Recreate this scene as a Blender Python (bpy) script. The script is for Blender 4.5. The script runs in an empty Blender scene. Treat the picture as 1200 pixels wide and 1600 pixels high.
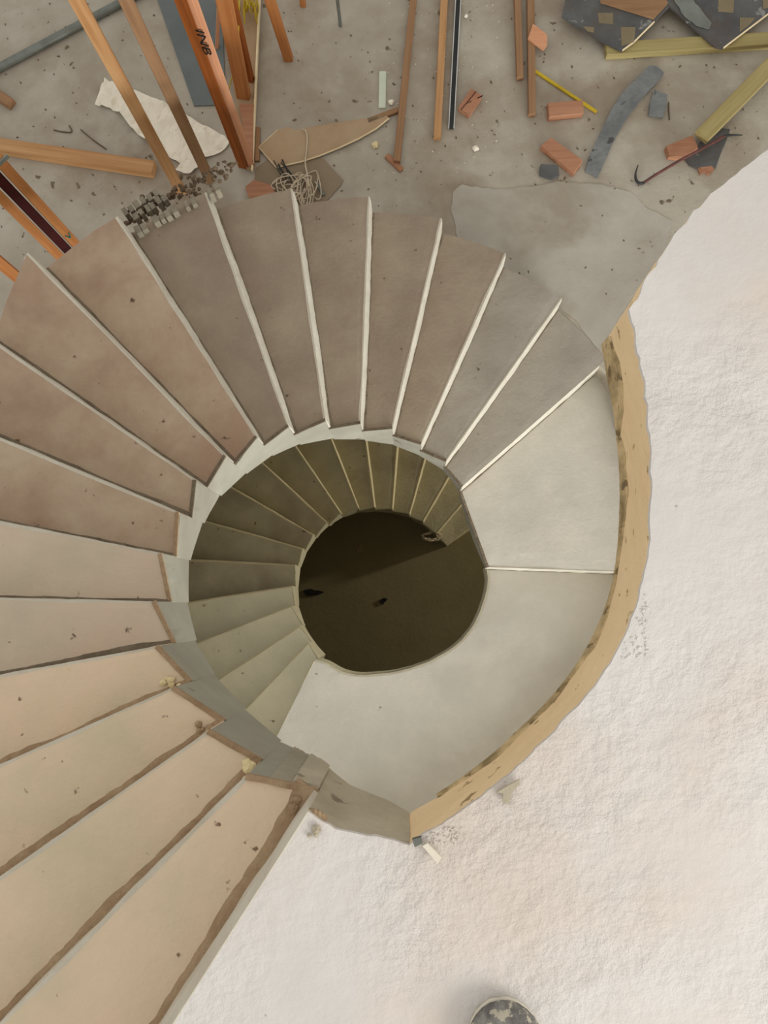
import bpy, bmesh, math, random
from mathutils import Vector, Matrix, noise
random.seed(7)
S = bpy.context.scene
COL = S.collection

# ------------------------------------------------------------------ camera (looking down the stairwell, held 1.6 m above the upper slab)
FPX = 1215.0; CAMZ = 1.6; H = 0.17
NAD = (640.0, 950.0)                       # where verticals converge in the photograph
_wz = -Vector((NAD[0]-600, -(NAD[1]-800), -FPX)).normalized()
_wx = (Vector((1, 0, 0)) - _wz*_wz.x).normalized()
_wy = _wz.cross(_wx)
M3 = Matrix((_wx, _wy, _wz))               # camera axes -> world
CAM = Vector((0, 0, CAMZ))
cd = bpy.data.cameras.new('camera'); cam = bpy.data.objects.new('camera', cd); COL.objects.link(cam)
cam.matrix_world = Matrix.Translation(CAM) @ M3.to_4x4()
cd.sensor_fit = 'HORIZONTAL'; cd.sensor_width = 36; cd.lens = 36*FPX/1200; cd.clip_start = .02; cd.clip_end = 100
S.camera = cam

# ------------------------------------------------------------------ world and lights
w = bpy.data.worlds.new('sky'); S.world = w; w.use_nodes = True
bg = w.node_tree.nodes['Background']; bg.inputs[0].default_value = (1.0, .975, .93, 1); bg.inputs[1].default_value = .74
def area(name, loc, target, sx, sy, power, col):
    l = bpy.data.lights.new(name, 'AREA'); l.shape = 'RECTANGLE'; l.size = sx; l.size_y = sy; l.energy = power; l.color = col
    o = bpy.data.objects.new(name, l); COL.objects.link(o); o.location = loc
    o.rotation_euler = (Vector(target)-Vector(loc)).to_track_quat('-Z', 'Y').to_euler(); return o
area('upper_storey_fill_light', (3.2, -2.8, 1.9), (-.4, -.3, -.4), 2.4, 1.6, 120, (1, .96, .91))  # added fill, source unseen, brightens the upper slab and first treads
area('middle_storey_window_light', (3.9, -5.0, -1.4), (-.4, .1, -3.1), 3.6, 1.4, 560, (.95, .98, 1))
area('lower_storey_shadow_light', (7.0, 3.0, -4.9), (-.3, -.2, -6.1), .35, .35, 330, (1, .95, .78))  # unseen lamp added to cast the last steps' shadow across the floor
S.view_settings.view_transform = 'Standard'; S.view_settings.look = 'None'; S.view_settings.gamma = 1
S.view_settings.use_curve_mapping = False; S.view_settings.exposure = 0.0

# ------------------------------------------------------------------ helpers
ZF = -17*H; ZL = -19*H; ZG = -36*H
def U(px, py, z):
    d = M3 @ Vector((px-600, -(py-800), -FPX))
    return CAM + d*((z-CAMZ)/d.z)
def F(px, py, dz=0.0): return U(px, py, ZF+dz)
def PJ(p):
    q = M3.transposed() @ (Vector(p)-CAM)
    return (600+FPX*q.x/-q.z, 800-FPX*q.y/-q.z)
def lin(c):
    return tuple(((v/255)/12.92 if v/255 <= .04045 else ((v/255+.055)/1.055)**2.4) for v in c)+(1,)
def mat(name, c1, c2, scale=3., rough=.85, bump=.15, bscale=40., speck=None, sp_amt=.62, sp_scale=18., c3=None, stretch=(1, 1, 1), rot=0, metal=0, fine=.5, patchy=False):
    m = bpy.data.materials.new(name); m.use_nodes = True; N = m.node_tree.nodes; L = m.node_tree.links
    b = N['Principled BSDF']; b.inputs['Roughness'].default_value = rough; b.inputs['Metallic'].default_value = metal
    b.inputs['Specular IOR Level'].default_value = .25
    tc = N.new('ShaderNodeTexCoord'); mp = N.new('ShaderNodeMapping'); mp.inputs['Scale'].default_value = stretch; mp.inputs['Rotation'].default_value = (0, 0, rot)
    L.new(tc.outputs['Object'], mp.inputs[0])
    def nz(s, det=5, r=.6, d=0):
        n = N.new('ShaderNodeTexNoise'); n.inputs['Scale'].default_value = s; n.inputs['Detail'].default_value = det
        n.inputs['Roughness'].default_value = r; n.inputs['Distortion'].default_value = d
        L.new(mp.outputs[0], n.inputs['Vector']); return n
    def ramp(src, a, bb, ca, cb):
        r = N.new('ShaderNodeValToRGB'); r.color_ramp.elements[0].position = a; r.color_ramp.elements[1].position = bb
        r.color_ramp.elements[0].color = ca; r.color_ramp.elements[1].color = cb; L.new(src, r.inputs[0]); return r
    def mix(a, bb, fac):
        x = N.new('ShaderNodeMix'); x.data_type = 'RGBA'; L.new(a, x.inputs[6]); 
        if isinstance(bb, tuple): x.inputs[7].default_value = bb
        else: L.new(bb, x.inputs[7])
        L.new(fac, x.inputs[0]); return x
    r = ramp(nz(scale, 6, .62, .15).outputs[0], .34, .66, lin(c1), lin(c2)); out = r.outputs[0]
    if c3:
        f = ramp(nz(scale*.55+.3, 5, .6, .2).outputs[0], .48, .66, (0, 0, 0, 1), (1, 1, 1, 1)); out = mix(out, lin(c3), f.outputs[0]).outputs[2]
    if speck:
        f = ramp(nz(sp_scale, 3, .5).outputs[0], sp_amt, sp_amt+.05, (0, 0, 0, 1), (1, 1, 1, 1)); out = mix(out, lin(speck), f.outputs[0]).outputs[2]
    L.new(out, b.inputs['Base Color'])
    n1 = nz(bscale, 6, .65); n2 = nz(bscale*.17, 4, .5)
    ad = N.new('ShaderNodeMath'); ad.operation = 'MULTIPLY_ADD'; L.new(n2.outputs[0], ad.inputs[0]); ad.inputs[1].default_value = 1.6; L.new(n1.outputs[0], ad.inputs[2])
    bp = N.new('ShaderNodeBump'); bp.inputs['Strength'].default_value = bump; bp.inputs['Distance'].default_value = .02
    if patchy:
        pr = ramp(nz(1.7, 3, .5, .3).outputs[0], .40, .62, (.22, .22, .22, 1), (1, 1, 1, 1)); mm = N.new('ShaderNodeMath'); mm.operation = 'MULTIPLY'; mm.inputs[1].default_value = bump
        L.new(pr.outputs[0], mm.inputs[0]); L.new(mm.outputs[0], bp.inputs['Strength'])
    L.new(ad.outputs[0], bp.inputs['Height']); L.new(bp.outputs[0], b.inputs['Normal'])
    return m
def woodmat(name, c1, c2, rough=.7):
    m = mat(name, c1, c2, 5, rough, .12, 60, stretch=(.25, 6, 6)); return m

M = {}
M['plaster'] = mat('rough_white_plaster', (214, 209, 204), (228, 224, 219), 1.6, .8, .8, 26, speck=(160, 148, 138), sp_amt=.74, sp_scale=30, c3=(218, 206, 194), patchy=True)
M['edge'] = mat('tan_cement_edge', (240, 210, 164), (248, 222, 178), 3, .85, .25, 50, speck=(168, 142, 104), sp_amt=.66, sp_scale=22)
M['grime'] = mat('grey_grime', (120, 108, 84), (160, 140, 108), 14, .95, .5, 60)
M['raw2'] = mat('raw_cement_step', (168, 160, 142), (152, 143, 124), 5, .85, .3, 50, speck=(120, 108, 90), sp_amt=.64, sp_scale=11)
M['grime2'] = mat('edge_grime', (222, 196, 150), (150, 130, 92), 16, .95, .5, 60, speck=(130, 112, 80), sp_amt=.58, sp_scale=30)
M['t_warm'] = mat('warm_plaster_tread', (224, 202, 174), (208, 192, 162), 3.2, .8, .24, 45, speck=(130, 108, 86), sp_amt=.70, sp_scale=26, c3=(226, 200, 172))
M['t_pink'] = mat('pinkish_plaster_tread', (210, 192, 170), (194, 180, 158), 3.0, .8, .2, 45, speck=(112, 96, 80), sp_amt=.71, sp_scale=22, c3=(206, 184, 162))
M['t_brown'] = mat('brown_tread', (162, 136, 114), (186, 166, 142), 3.0, .82, .2, 45, speck=(100, 80, 64), sp_amt=.71, sp_scale=18, c3=(168, 140, 118))
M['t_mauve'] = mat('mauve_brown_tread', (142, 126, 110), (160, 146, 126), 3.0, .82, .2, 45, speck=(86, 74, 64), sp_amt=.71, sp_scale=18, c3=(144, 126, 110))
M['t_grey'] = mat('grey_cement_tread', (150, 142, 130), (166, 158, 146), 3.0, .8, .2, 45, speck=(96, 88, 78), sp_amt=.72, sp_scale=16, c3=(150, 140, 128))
M['landing'] = mat('pale_grey_landing', (192, 188, 176), (206, 200, 188), 2.2, .78, .16, 40, speck=(128, 118, 104), sp_amt=.73, sp_scale=14, c3=(188, 182, 170))
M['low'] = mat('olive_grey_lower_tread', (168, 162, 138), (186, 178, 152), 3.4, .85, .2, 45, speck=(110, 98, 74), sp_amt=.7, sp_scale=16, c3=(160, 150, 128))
M['riser'] = mat('cream_plaster_riser', (214, 208, 192), (200, 192, 174), 8, .8, .3, 80)
M['riser_low'] = mat('cream_lower_riser', (206, 194, 160), (190, 178, 146), 8, .8, .3, 80)
M['dirt'] = mat('brown_mortar_dirt', (184, 158, 126), (158, 130, 100), 14, .95, .6, 70)
M['dirt_l'] = mat('dusty_mortar_dirt', (140, 126, 106), (112, 98, 80), 14, .95, .8, 70)
M['string'] = mat('grey_skimmed_stringer', (152, 149, 134), (168, 164, 148), 3.4, .75, .1, 40, c3=(150, 144, 130), speck=(126, 118, 102), sp_amt=.70, sp_scale=9)
M['string_low'] = mat('cream_grey_lower_stringer', (196, 190, 166), (182, 174, 150), 4, .8, .2, 40, speck=(120, 110, 90), sp_amt=.68, sp_scale=14)
M['raw'] = mat('raw_cement_face', (192, 182, 160), (170, 160, 138), 5, .85, .3, 50, speck=(136, 124, 104), sp_amt=.64, sp_scale=11)
M['slabfloor'] = mat('cement_floor', (160, 150, 134), (182, 175, 160), 2.1, .82, .18, 40, speck=(112, 98, 80), sp_amt=.69, sp_scale=13, c3=(148, 134, 116))
M['screed'] = mat('fresh_screed', (166, 159, 146), (182, 177, 164), 2.4, .8, .1, 40, c3=(156, 146, 130), speck=(126, 114, 98), sp_amt=.74, sp_scale=14)
M['ground'] = mat('dark_earth_floor', (134, 124, 94), (122, 112, 82), 1.2, .9, .1, 30, speck=(64, 54, 36), sp_amt=.72, sp_scale=4)
M['low_lit'] = mat('lit_lower_tread', (214, 210, 184), (228, 222, 196), 3.4, .8, .2, 45, speck=(130, 120, 96), sp_amt=.7, sp_scale=16)
M['wall'] = mat('grey_block_wall', (120, 112, 92), (136, 128, 108), 2, .9, .2, 30)
M['wood_o'] = woodmat('orange_pine', (186, 126, 74), (160, 98, 50))
M['wood_d'] = woodmat('dark_orange_pine', (158, 88, 34), (126, 66, 22))
M['wood_p'] = woodmat('pink_sawn_pine', (214, 158, 120), (198, 138, 102))
M['wood_t'] = woodmat('tan_pine', (192, 150, 104), (166, 120, 76))
M['wood_b'] = woodmat('weathered_brown_batten', (158, 122, 88), (134, 100, 70))
M['wood_y'] = woodmat('olive_yellow_timber', (172, 158, 108), (152, 136, 88))
M['brick'] = woodmat('red_brown_offcut', (178, 130, 100), (156, 108, 80))
M['redpaint'] = mat('dark_red_paint', (70, 16, 14), (50, 12, 14), 5, .6)
M['black'] = mat('black_paint', (20, 18, 18), (30, 26, 24), 5, .6)
M['teal'] = mat('teal_paint', (30, 120, 116), (40, 130, 120), 5, .6)
M['film'] = mat('dark_film_faced_board', (74, 74, 74), (98, 98, 96), 4, .6, .15, 40, speck=(136, 136, 130), sp_amt=.64, sp_scale=14, c3=(88, 76, 68))
M['print'] = mat('tan_print', (132, 118, 92), (120, 108, 84), 6, .7)
M['greyply'] = mat('blue_grey_panel', (112, 118, 116), (98, 104, 104), 2.5, .6, .08, 40)
M['steel'] = mat('galvanised_steel', (128, 132, 124), (108, 110, 102), 8, .45, .1, 40, metal=.4)
M['darksteel'] = mat('dark_steel', (50, 52, 52), (66, 66, 64), 8, .5, .1, 40, metal=.3)
M['lip'] = mat('bright_steel_lip', (196, 196, 190), (176, 178, 176), 8, .4, .1, 40)
M['bar'] = mat('worn_red_bar', (112, 66, 60), (80, 56, 52), 30, .5, .1, 40)
M['greystrip'] = mat('mortar_smeared_strip', (104, 106, 106), (130, 132, 130), 7, .75, .4, 40, speck=(78, 76, 74), sp_amt=.62, sp_scale=14)
M['paper'] = mat('white_paper', (236, 228, 210), (226, 218, 198), 6, .7, .1, 30)
M['card'] = mat('brown_hardboard', (172, 144, 112), (156, 130, 100), 3, .8, .06, 40, c3=(178, 156, 126))
M['card2'] = mat('dusty_hardboard', (146, 130, 108), (136, 120, 98), 3, .8, .06, 40)
M['palecut'] = mat('pale_cut_edge', (232, 214, 176), (220, 200, 160), 10, .8)
M['twine'] = mat('grey_twine', (206, 192, 168), (188, 172, 146), 20, .9)
M['yellow'] = mat('yellow_strapping', (206, 178, 44), (184, 156, 34), 8, .5)
M['foam'] = mat('cream_foam', (240, 224, 178), (228, 208, 158), 14, .9, .6, 60)
M['rubble'] = mat('rubble_crumbs', (128, 110, 88), (92, 76, 58), 20, .95, .5, 60)
M['palestrip'] = mat('pale_green_strip', (206, 212, 192), (196, 204, 184), 8, .7)
M['shoe'] = mat('mottled_grey_knit', (168, 166, 158), (112, 108, 104), 34, .95, .7, 120, speck=(212, 204, 182), sp_amt=.56, sp_scale=50)
M['gblock'] = mat('grey_form_block', (128, 120, 104), (150, 142, 124), 12, .9, .4, 60)

def obj(name, bm, m, parent=None, label=None, cat=None, group=None, kind=None, smooth=False):
    bmesh.ops.recalc_face_normals(bm, faces=bm.faces[:])
    me = bpy.data.meshes.new(name); bm.to_mesh(me); bm.free()
    for mm in (m if isinstance(m, (list, tuple)) else [m]): me.materials.append(mm)
    if smooth:
        for p in me.polygons: p.use_smooth = True
    o = bpy.data.objects.new(name, me); COL.objects.link(o)
    if parent: o.parent = parent
    tag(o, label, cat, group, kind); return o
def tag(o, label=None, cat=None, group=None, kind=None):
    if label: o['label'] = label
    if cat: o['category'] = cat
    if group: o['group'] = group
    if kind: o['kind'] = kind
    return o
def thing(name, label=None, cat=None, group=None, kind=None):
    o = bpy.data.objects.new(name, None); COL.objects.link(o); return tag(o, label, cat, group, kind)
def grid(bm, rows, mi=0):
    vs = [[bm.verts.new(p) for p in r] for r in rows]
    for i in range(len(vs)-1):
        for j in range(len(vs[0])-1):
            f = bm.faces.new((vs[i][j], vs[i][j+1], vs[i+1][j+1], vs[i+1][j])); f.material_index = mi
    return vs
def solid_grid(bm, rows, zb):
    """closed block: top = rows, bottom = same points lowered by zb"""
    a = grid(bm, rows); b = grid(bm, [[Vector((p.x, p.y, p.z-zb)) for p in r] for r in rows])
    n, m = len(a), len(a[0])
    for j in range(m-1):
        bm.faces.new((a[0][j], a[0][j+1], b[0][j+1], b[0][j])); bm.faces.new((a[-1][j], a[-1][j+1], b[-1][j+1], b[-1][j]))
    for i in range(n-1):
        bm.faces.new((a[i][0], a[i+1][0], b[i+1][0], b[i][0])); bm.faces.new((a[i][-1], a[i+1][-1], b[i+1][-1], b[i][-1]))
def prism(bm, pts, zb, jag=0):
    """pts: top outline (3D); extruded down by zb"""
    if jag:
        q = []
        for i, p in enumerate(pts):
            n = pts[(i+1) % len(pts)]; k = max(1, int((n-p).length/.03))
            for j in range(k):
                t = p.lerp(n, j/k)
                if j: t = t+Vector((random.uniform(-jag, jag), random.uniform(-jag, jag), 0))
                q.append(t)
        pts = q
    top = [bm.verts.new(p) for p in pts]; bot = [bm.verts.new(Vector((p.x, p.y, p.z-zb))) for p in pts]
    for r in (top, bot):
        es = []
        for i in range(len(r)):
            es.append(bm.edges.new((r[i], r[(i+1) % len(r)])))
        bmesh.ops.triangle_fill(bm, edges=es, use_beauty=True)
    for i in range(len(top)):
        j = (i+1) % len(top); bm.faces.new((top[i], top[j], bot[j], bot[i]))
def beam_bm(bm, a, b, wd, ht, up=Vector((0, 0, 1)), bev=.003, n=1, bow=0):
    a = Vector(a); b = Vector(b); d = (b-a); L = d.length; d.normalize()
    s = d.cross(up)
    if s.length < 1e-3: s = Vector((1, 0, 0))
    s.normalize(); u = s.cross(d).normalized()
    rings = []
    sec = [(-wd/2+bev, -ht/2), (wd/2-bev, -ht/2), (wd/2, -ht/2+bev), (wd/2, ht/2-bev), (wd/2-bev, ht/2), (-wd/2+bev, ht/2), (-wd/2, ht/2-bev), (-wd/2, -ht/2+bev)]
    for i in range(n+1):
        c = a+d*L*i/n + s*bow*math.sin(math.pi*i/n)
        rings.append([bm.verts.new(c+s*x+u*y) for x, y in sec])
    for i in range(n):
        for k in range(8): bm.faces.new((rings[i][k], rings[i][(k+1) % 8], rings[i+1][(k+1) % 8], rings[i+1][k]))
    bm.faces.new(rings[0][::-1]); bm.faces.new(rings[-1])
def local_beam(name, a, b, wd, ht, m, up=Vector((0, 0, 1)), parent=None, bow=0, n=3, **kw):
    """beam with its own local axis so that the grain runs along it"""
    a = Vector(a); b = Vector(b); d = (b-a); L = d.length; d.normalize()
    s = d.cross(up).normalized(); u = s.cross(d).normalized()
    bm = bmesh.new(); beam_bm(bm, (0, 0, 0), (L, 0, 0), wd, ht, n=n, bow=bow)
    o = obj(name, bm, m, parent, **kw)
    R = Matrix((d, -s, u)).transposed().to_4x4()
    o.matrix_world = Matrix.Translation(a) @ R
    return o
def tube(bm, pts, r, sides=6):
    rings = []; pts = [Vector(p) for p in pts]; prev = None
    for i, p in enumerate(pts):
        d = (pts[min(i+1, len(pts)-1)]-pts[max(i-1, 0)]).normalized()
        s = prev if prev else d.cross(Vector((0, 0, 1)) if abs(d.z) < .9 else Vector((1, 0, 0)))
        s = (s-d*s.dot(d)).normalized(); prev = s; u = d.cross(s)
        rr = r[i] if isinstance(r, list) else r
        rings.append([bm.verts.new(p+(s*math.cos(2*math.pi*k/sides)+u*math.sin(2*math.pi*k/sides))*rr) for k in range(sides)])
    for i in range(len(rings)-1):
        for k in range(sides): bm.faces.new((rings[i][k], rings[i][(k+1) % sides], rings[i+1][(k+1) % sides], rings[i+1][k]))
    bm.faces.new(rings[0][::-1]); bm.faces.new(rings[-1])
def smooth_path(pts, n=6):
    out = []; P = [Vector(p) for p in pts]
    for i in range(len(P)-1):
        p0 = P[max(i-1, 0)]; p1 = P[i]; p2 = P[i+1]; p3 = P[min(i+2, len(P)-1)]
        for j in range(n):
            t = j/n; out.append(.5*((2*p1)+(p2-p0)*t+(2*p0-5*p1+4*p2-p3)*t*t+(3*p1-p0-3*p2+p3)*t*t*t))
    out.append(P[-1]); return out
def lump(bm, c, r, flat=.6, seed=0):
    g = bmesh.ops.create_icosphere(bm, subdivisions=2 if r > .015 else 1, radius=1)
    for v in g['verts']:
        k = 1+.5*noise.noise(v.co*1.4+Vector((seed*3.1, 0, seed)))
        v.co = Vector((v.co.x*k*r, v.co.y*k*r, v.co.z*k*r*flat))+Vector(c)
def jit(p, a, s=30): 
    return Vector((noise.noise(p*s), noise.noise(p*s+Vector((7, 3, 1))), 0))*a

# ------------------------------------------------------------------ measurements (photo pixels of nosing ends: inner, outer)
UP = [((482,1268),(270,1600)),((385,1213),(0,1600)),((325,1143),(0,1370)),((270,1075),(0,1195)),((245,1010),(0,1055)),((240,940),(0,935)),((250,865),(0,815)),
      ((277,800),(0,685)),((304,750),(0,540)),((351,712),(43,395)),((400,682),(183,338)),((450,665),(322,300)),((508,656),(456,295)),((563,660),(577,307)),
      ((613,668),(690,341)),((658,693),(790,396)),((697,720),(878,466)),((722,760),(940,568)),((762,886),(960,893))]
LOW = [((491,1033),(432,1153)),((480.7,1005),(376.8,1115)),((466.7,978.5),(334.8,1066)),((453.8,947),(303.3,1006.5)),((455,915.5),(291.7,941)),((459.7,882.8),(297.5,874.7)),
       ((471.3,857),(330,817.5)),((488,835),(360,761)),((509.7,815.5),(407.8,722)),((532,801),(461,697)),((559.5,793),(516,683)),((585,791.7),(571,685.5)),
       ((612.8,793.8),(620,698.5)),((639.7,802.5),(662,721.5)),((661,814),(696,752.7)),((682,833),(723,785)),((698,851),(739,822))]
EDGE1 = [(640,1268),(532,1214),(500,1193),(440,1160),(390,1118),(350,1075),(315,1025),(297,975),(291,925),(296,870),(312,825),(335,785),(362,757),(400,727),(440,703),
         (480,690),(520,685),(560,685),(600,691),(640,703),(680,724),(712,753),(738,790),(756,830),(766,870),(764,900)]
EDGE2 = [(560,1053),(540,1048),(515,1030),(495,1010),(478,985),(468,955),(465,920),(468,890),(480,860),(500,832),(525,812),(560,800),(600,799),(640,808),(670,827),(690,850),(700,870)]
def V2(a): return Vector((a[0], a[1]))
def below(P, zt, edge, lo=.02, hi=.9, default=.35):
    """height of the soffit under a point: where the vertical through it meets the lower outline seen in the photo"""
    best = None
    for i in range(60):
        t = lo+(hi-lo)*i/59; q = V2(PJ((P.x, P.y, zt-t)))
        dmin = 1e9
        for a, b in zip(edge[:-1], edge[1:]):
            a = V2(a); b = V2(b); ab = b-a; s = max(0, min(1, (q-a).dot(ab)/ab.length_squared)); dmin = min(dmin, (q-(a+ab*s)).length)
        if best is None or dmin < best[0]: best = (dmin, t)
    return best[1] if best[0] < 12 else default
def flight_lines(data, z0, length, z_last_full):
    out = []
    for k, (a, b) in enumerate(data):
        z = z0-H*k
        I = U(*a, z); O = U(*b, z)
        if length[k]: O = I+(O-I).normalized()*length[k]
        out.append((I, O, z))
    return out
ul = flight_lines(UP, 0, [1.12]*9+[0]*8+[1.14, 1.25], 0)
ll = flight_lines(LOW, ZL, [1.02]*17, 0)

CEN = U(612, 925, ZL)                       # axis of the stair

def tread_block(name, I0, O0, I1, O1, z, thick, m, parent, nu=26, nv=7, ragged=.004, **kw):
    """I0/O0: foot of the riser above, I1/O1: nosing of this tread"""
    rows = []
    for i in range(nu+1):
        u = i/nu; a = I0.lerp(O0, u); b = I1.lerp(O1, u); r = []
        for j in range(nv+1):
            v = j/nv; p = a.lerp(b, v); p.z = z
            if i == nu:                      # rounded outer edge
                c = CEN; rr = ((a-c).to_2d().length*(1-v)+(b-c).to_2d().length*v); dd = (p-c).to_2d(); 
                if dd.length > 1e-6 and rr-dd.length < .05: p = Vector((c.x+dd.x/dd.length*rr, c.y+dd.y/dd.length*rr, z))
            e = 1 if (i in (0, nu) or j in (0, nv)) else .25
            p = p+jit(p, ragged*e, 22)
            p.z = z+.0025*noise.noise(p*6)+(-.003 if (j == nv) else 0)
            r.append(p)
        rows.append(r)
    bm = bmesh.new(); solid_grid(bm, rows, thick)
    return obj(name, bm, m, parent, smooth=False, **kw)
def riser_strip(name, I, O, zt, zb, batter, m, parent, side, wob=.004, nu=30):
    """rough upright face from nosing down to the tread below, foot thrown forward by `batter`"""
    rows = []
    for i in range(nu+1):
        u = i/nu; p = I.lerp(O, u); w1 = wob*noise.noise(p*14); f = side*(batter*(.55+.45*math.sin(math.pi*min(1, u*1.02)))+w1)
        back = -side*.03
        z0 = zt+.001
        rows.append([Vector((p.x+back.x, p.y+back.y, zb-.01)), Vector((p.x+back.x, p.y+back.y, z0-.012)), Vector((p.x+side.x*.001, p.y+side.y*.001, z0)), Vector((p.x+f.x*.8, p.y+f.y*.8, z0-.05)), Vector((p.x+f.x, p.y+f.y, zb-.01))])
    bm = bmesh.new(); vs = grid(bm, rows)
    for i in range(nu): bm.faces.new((vs[i][0], vs[i+1][0], vs[i+1][4], vs[i][4]))
    bm.faces.new([v for v in vs[0]]); bm.faces.new([v for v in vs[-1]])
    return obj(name, bm, m, parent)
def dirt_strip(name, I, O, z, off, width, m, parent, side, nu=60, start=0, end=1):
    rows = []
    for i in range(nu+1):
        u = start+(end-start)*i/nu; p = I.lerp(O, u); ww = width*(.8+.5*noise.noise(p*4)+.22*noise.noise(p*23)); ww = max(ww, .002)
        a = p+side*(off-.012); b = p+side*(off+ww*.35); c = p+side*(off+ww)
        rows.append([Vector((a.x, a.y, z-.002)), Vector((a.x, a.y, z+.009)), Vector((b.x, b.y, z+.006+.004*noise.noise(p*40))), Vector((c.x, c.y, z-.002))])
    bm = bmesh.new(); vs = grid(bm, rows)
    for i in range(nu): bm.faces.new((vs[i][0], vs[i+1][0], vs[i+1][3], vs[i][3]))
    return obj(name, bm, m, parent)
def perp(I, O, sgn=1):
    d = (O-I); d.z = 0; d.normalize(); return Vector((d.y, -d.x, 0))*sgn    # clockwise = downhill side

# ------------------------------------------------------------------ upper flight
stair = thing('spiral_staircase', 'unfinished concrete spiral flight winding down clockwise from the white upper slab', 'staircase')
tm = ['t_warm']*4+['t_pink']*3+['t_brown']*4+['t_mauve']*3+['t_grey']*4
mats_for = {1: 't_warm', 2: 't_warm', 3: 't_warm', 4: 't_warm', 5: 't_pink', 6: 't_pink', 7: 't_brown', 8: 't_brown', 9: 't_brown', 10: 't_brown', 11: 't_mauve', 12: 't_mauve', 13: 't_mauve', 14: 't_mauve', 15: 't_mauve', 16: 't_grey', 17: 't_grey', 18: 'landing'}  # tread tone turns browner and darker, then greyer, down the flight
for k in range(1, 19):
    I0, O0, z0 = ul[k-1]; I1, O1, z1 = ul[k]
    if k == 18: O0 = I0+(O0-I0)*1.16; O1 = I1+(O1-I1)*1.12
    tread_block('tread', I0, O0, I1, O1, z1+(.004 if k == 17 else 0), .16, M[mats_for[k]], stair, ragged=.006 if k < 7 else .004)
    s = perp(I0, O0)
    if k >= 1:
        riser_strip('riser', I0, O0, z0, z1, [.020, .004, .003, .002, .002, .002, .004, .006, .005, .008, .009, .016, .015, .014, .013, .013, .013, .010][k-1], M['riser'], stair, s)
    dw = [.034, .028, .026, .022, .018, .012, .012, .016, .012, .014, .008, .008, .008, .008, .008, .007, .006, .006][k-1]
    bt = [.020, .004, .003, .002, .002, .002, .004, .006, .005, .008, .009, .016, .015, .014, .013, .013, .013, .010][k-1]
    dirt_strip('mortar_line', I0, O0, z1, bt, dw, M['dirt'] if k < 5 else M['dirt_l'], stair, s)
    # crumbly mortar along the inner end
    si = (I0-O0).normalized(); a = I0+si*.0; b = Vector((I1.x, I1.y, z1)); a.z = z1
    d = (a-b).normalized(); side = Vector((-d.y, d.x, 0)); 
    if side.dot(O0-I0) < 0: side = -side
    dirt_strip('mortar_line', a, b, z1, .004, .006 if k < 8 else .006, M['dirt'] if k < 8 else M['dirt_l'], stair, side, nu=24)
# inner stringer (upright face) : saw-tooth top, smooth bottom
def stringer(name, lines, zfirst, edge, m, parent, th=.035, default=.35, tmin=.1, cap=None):
    top = []
    for k in range(len(lines)-1):
        I0, O0, z0 = lines[k]; I1, O1, z1 = lines[k+1]
        for j in range(7):
            p = I0.lerp(I1, j/6); top.append((Vector((p.x, p.y, z1-.016)), (O0-I0).lerp(O1-I1, j/6)))
    tb = []
    for p, o in top: tb.append(max(tmin, below(p, p.z, edge, default=default)))
    zb = [p.z-t for (p, o), t in zip(top, tb)]
    for _ in range(10):
        zb = [zb[0]]+[(zb[i-1]+2*zb[i]+zb[i+1])/4 for i in range(1, len(zb)-1)]+[zb[-1]]
    bm = bmesh.new(); rows = []
    for i, ((p, o), z) in enumerate(zip(top, zb)):
        o = o.copy(); o.z = 0; o.normalize(); q = p+o*th
        j = jit(p, .003, 16); p = p-o*.004; j = j-o*(abs(j.length)+.001)
        rows.append([Vector((q.x, q.y, z+.0)), Vector((q.x, q.y, p.z)), Vector((p.x+j.x, p.y+j.y, p.z+.012)), Vector((p.x, p.y, p.z*.5+z*.5)), Vector((p.x, p.y, z))])
    vs = grid(bm, rows)
    for i in range(len(rows)-1): bm.faces.new((vs[i][0], vs[i+1][0], vs[i+1][4], vs[i][4]))
    bm.faces.new(vs[0]); bm.faces.new(vs[-1])
    return obj(name, bm, m, parent), top, zb
_, utop, uzb = stringer('stringer', ul, 0, EDGE1, M['string'], stair)
# stepped form marks on the upright face beside the first tread
for t0, t1, off, mm in ((.30, .62, .007, 'raw2'), (.62, 1.0, .012, 'raw')):
    bm = bmesh.new(); rr = []
    dI = (ul[0][0]-ul[1][0]); dI.z = 0; o = Vector((dI.y, -dI.x, 0)).normalized(); 
    if o.dot(ul[0][1]-ul[0][0]) > 0: o = -o
    for j in range(9):
        t = t0+(t1-t0)*j/8; p = ul[1][0].lerp(ul[0][0], t); q = p+o*off; q2 = p-o*.004
        zb = -H-max(.1, below(p, -H, EDGE1, default=.3))
        rr.append([Vector((q2.x, q2.y, zb)), Vector((q.x, q.y, zb)), Vector((q.x, q.y, (zb-H)/2))+jit(q, .002, 30), Vector((q.x, q.y, -H-.006))+jit(q, .002, 30), Vector((q2.x, q2.y, -H-.004))])
    vs = grid(bm, rr); bm.faces.new(vs[0]); bm.faces.new(vs[-1]); obj('form_mark', bm, M[mm], stair)
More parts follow.
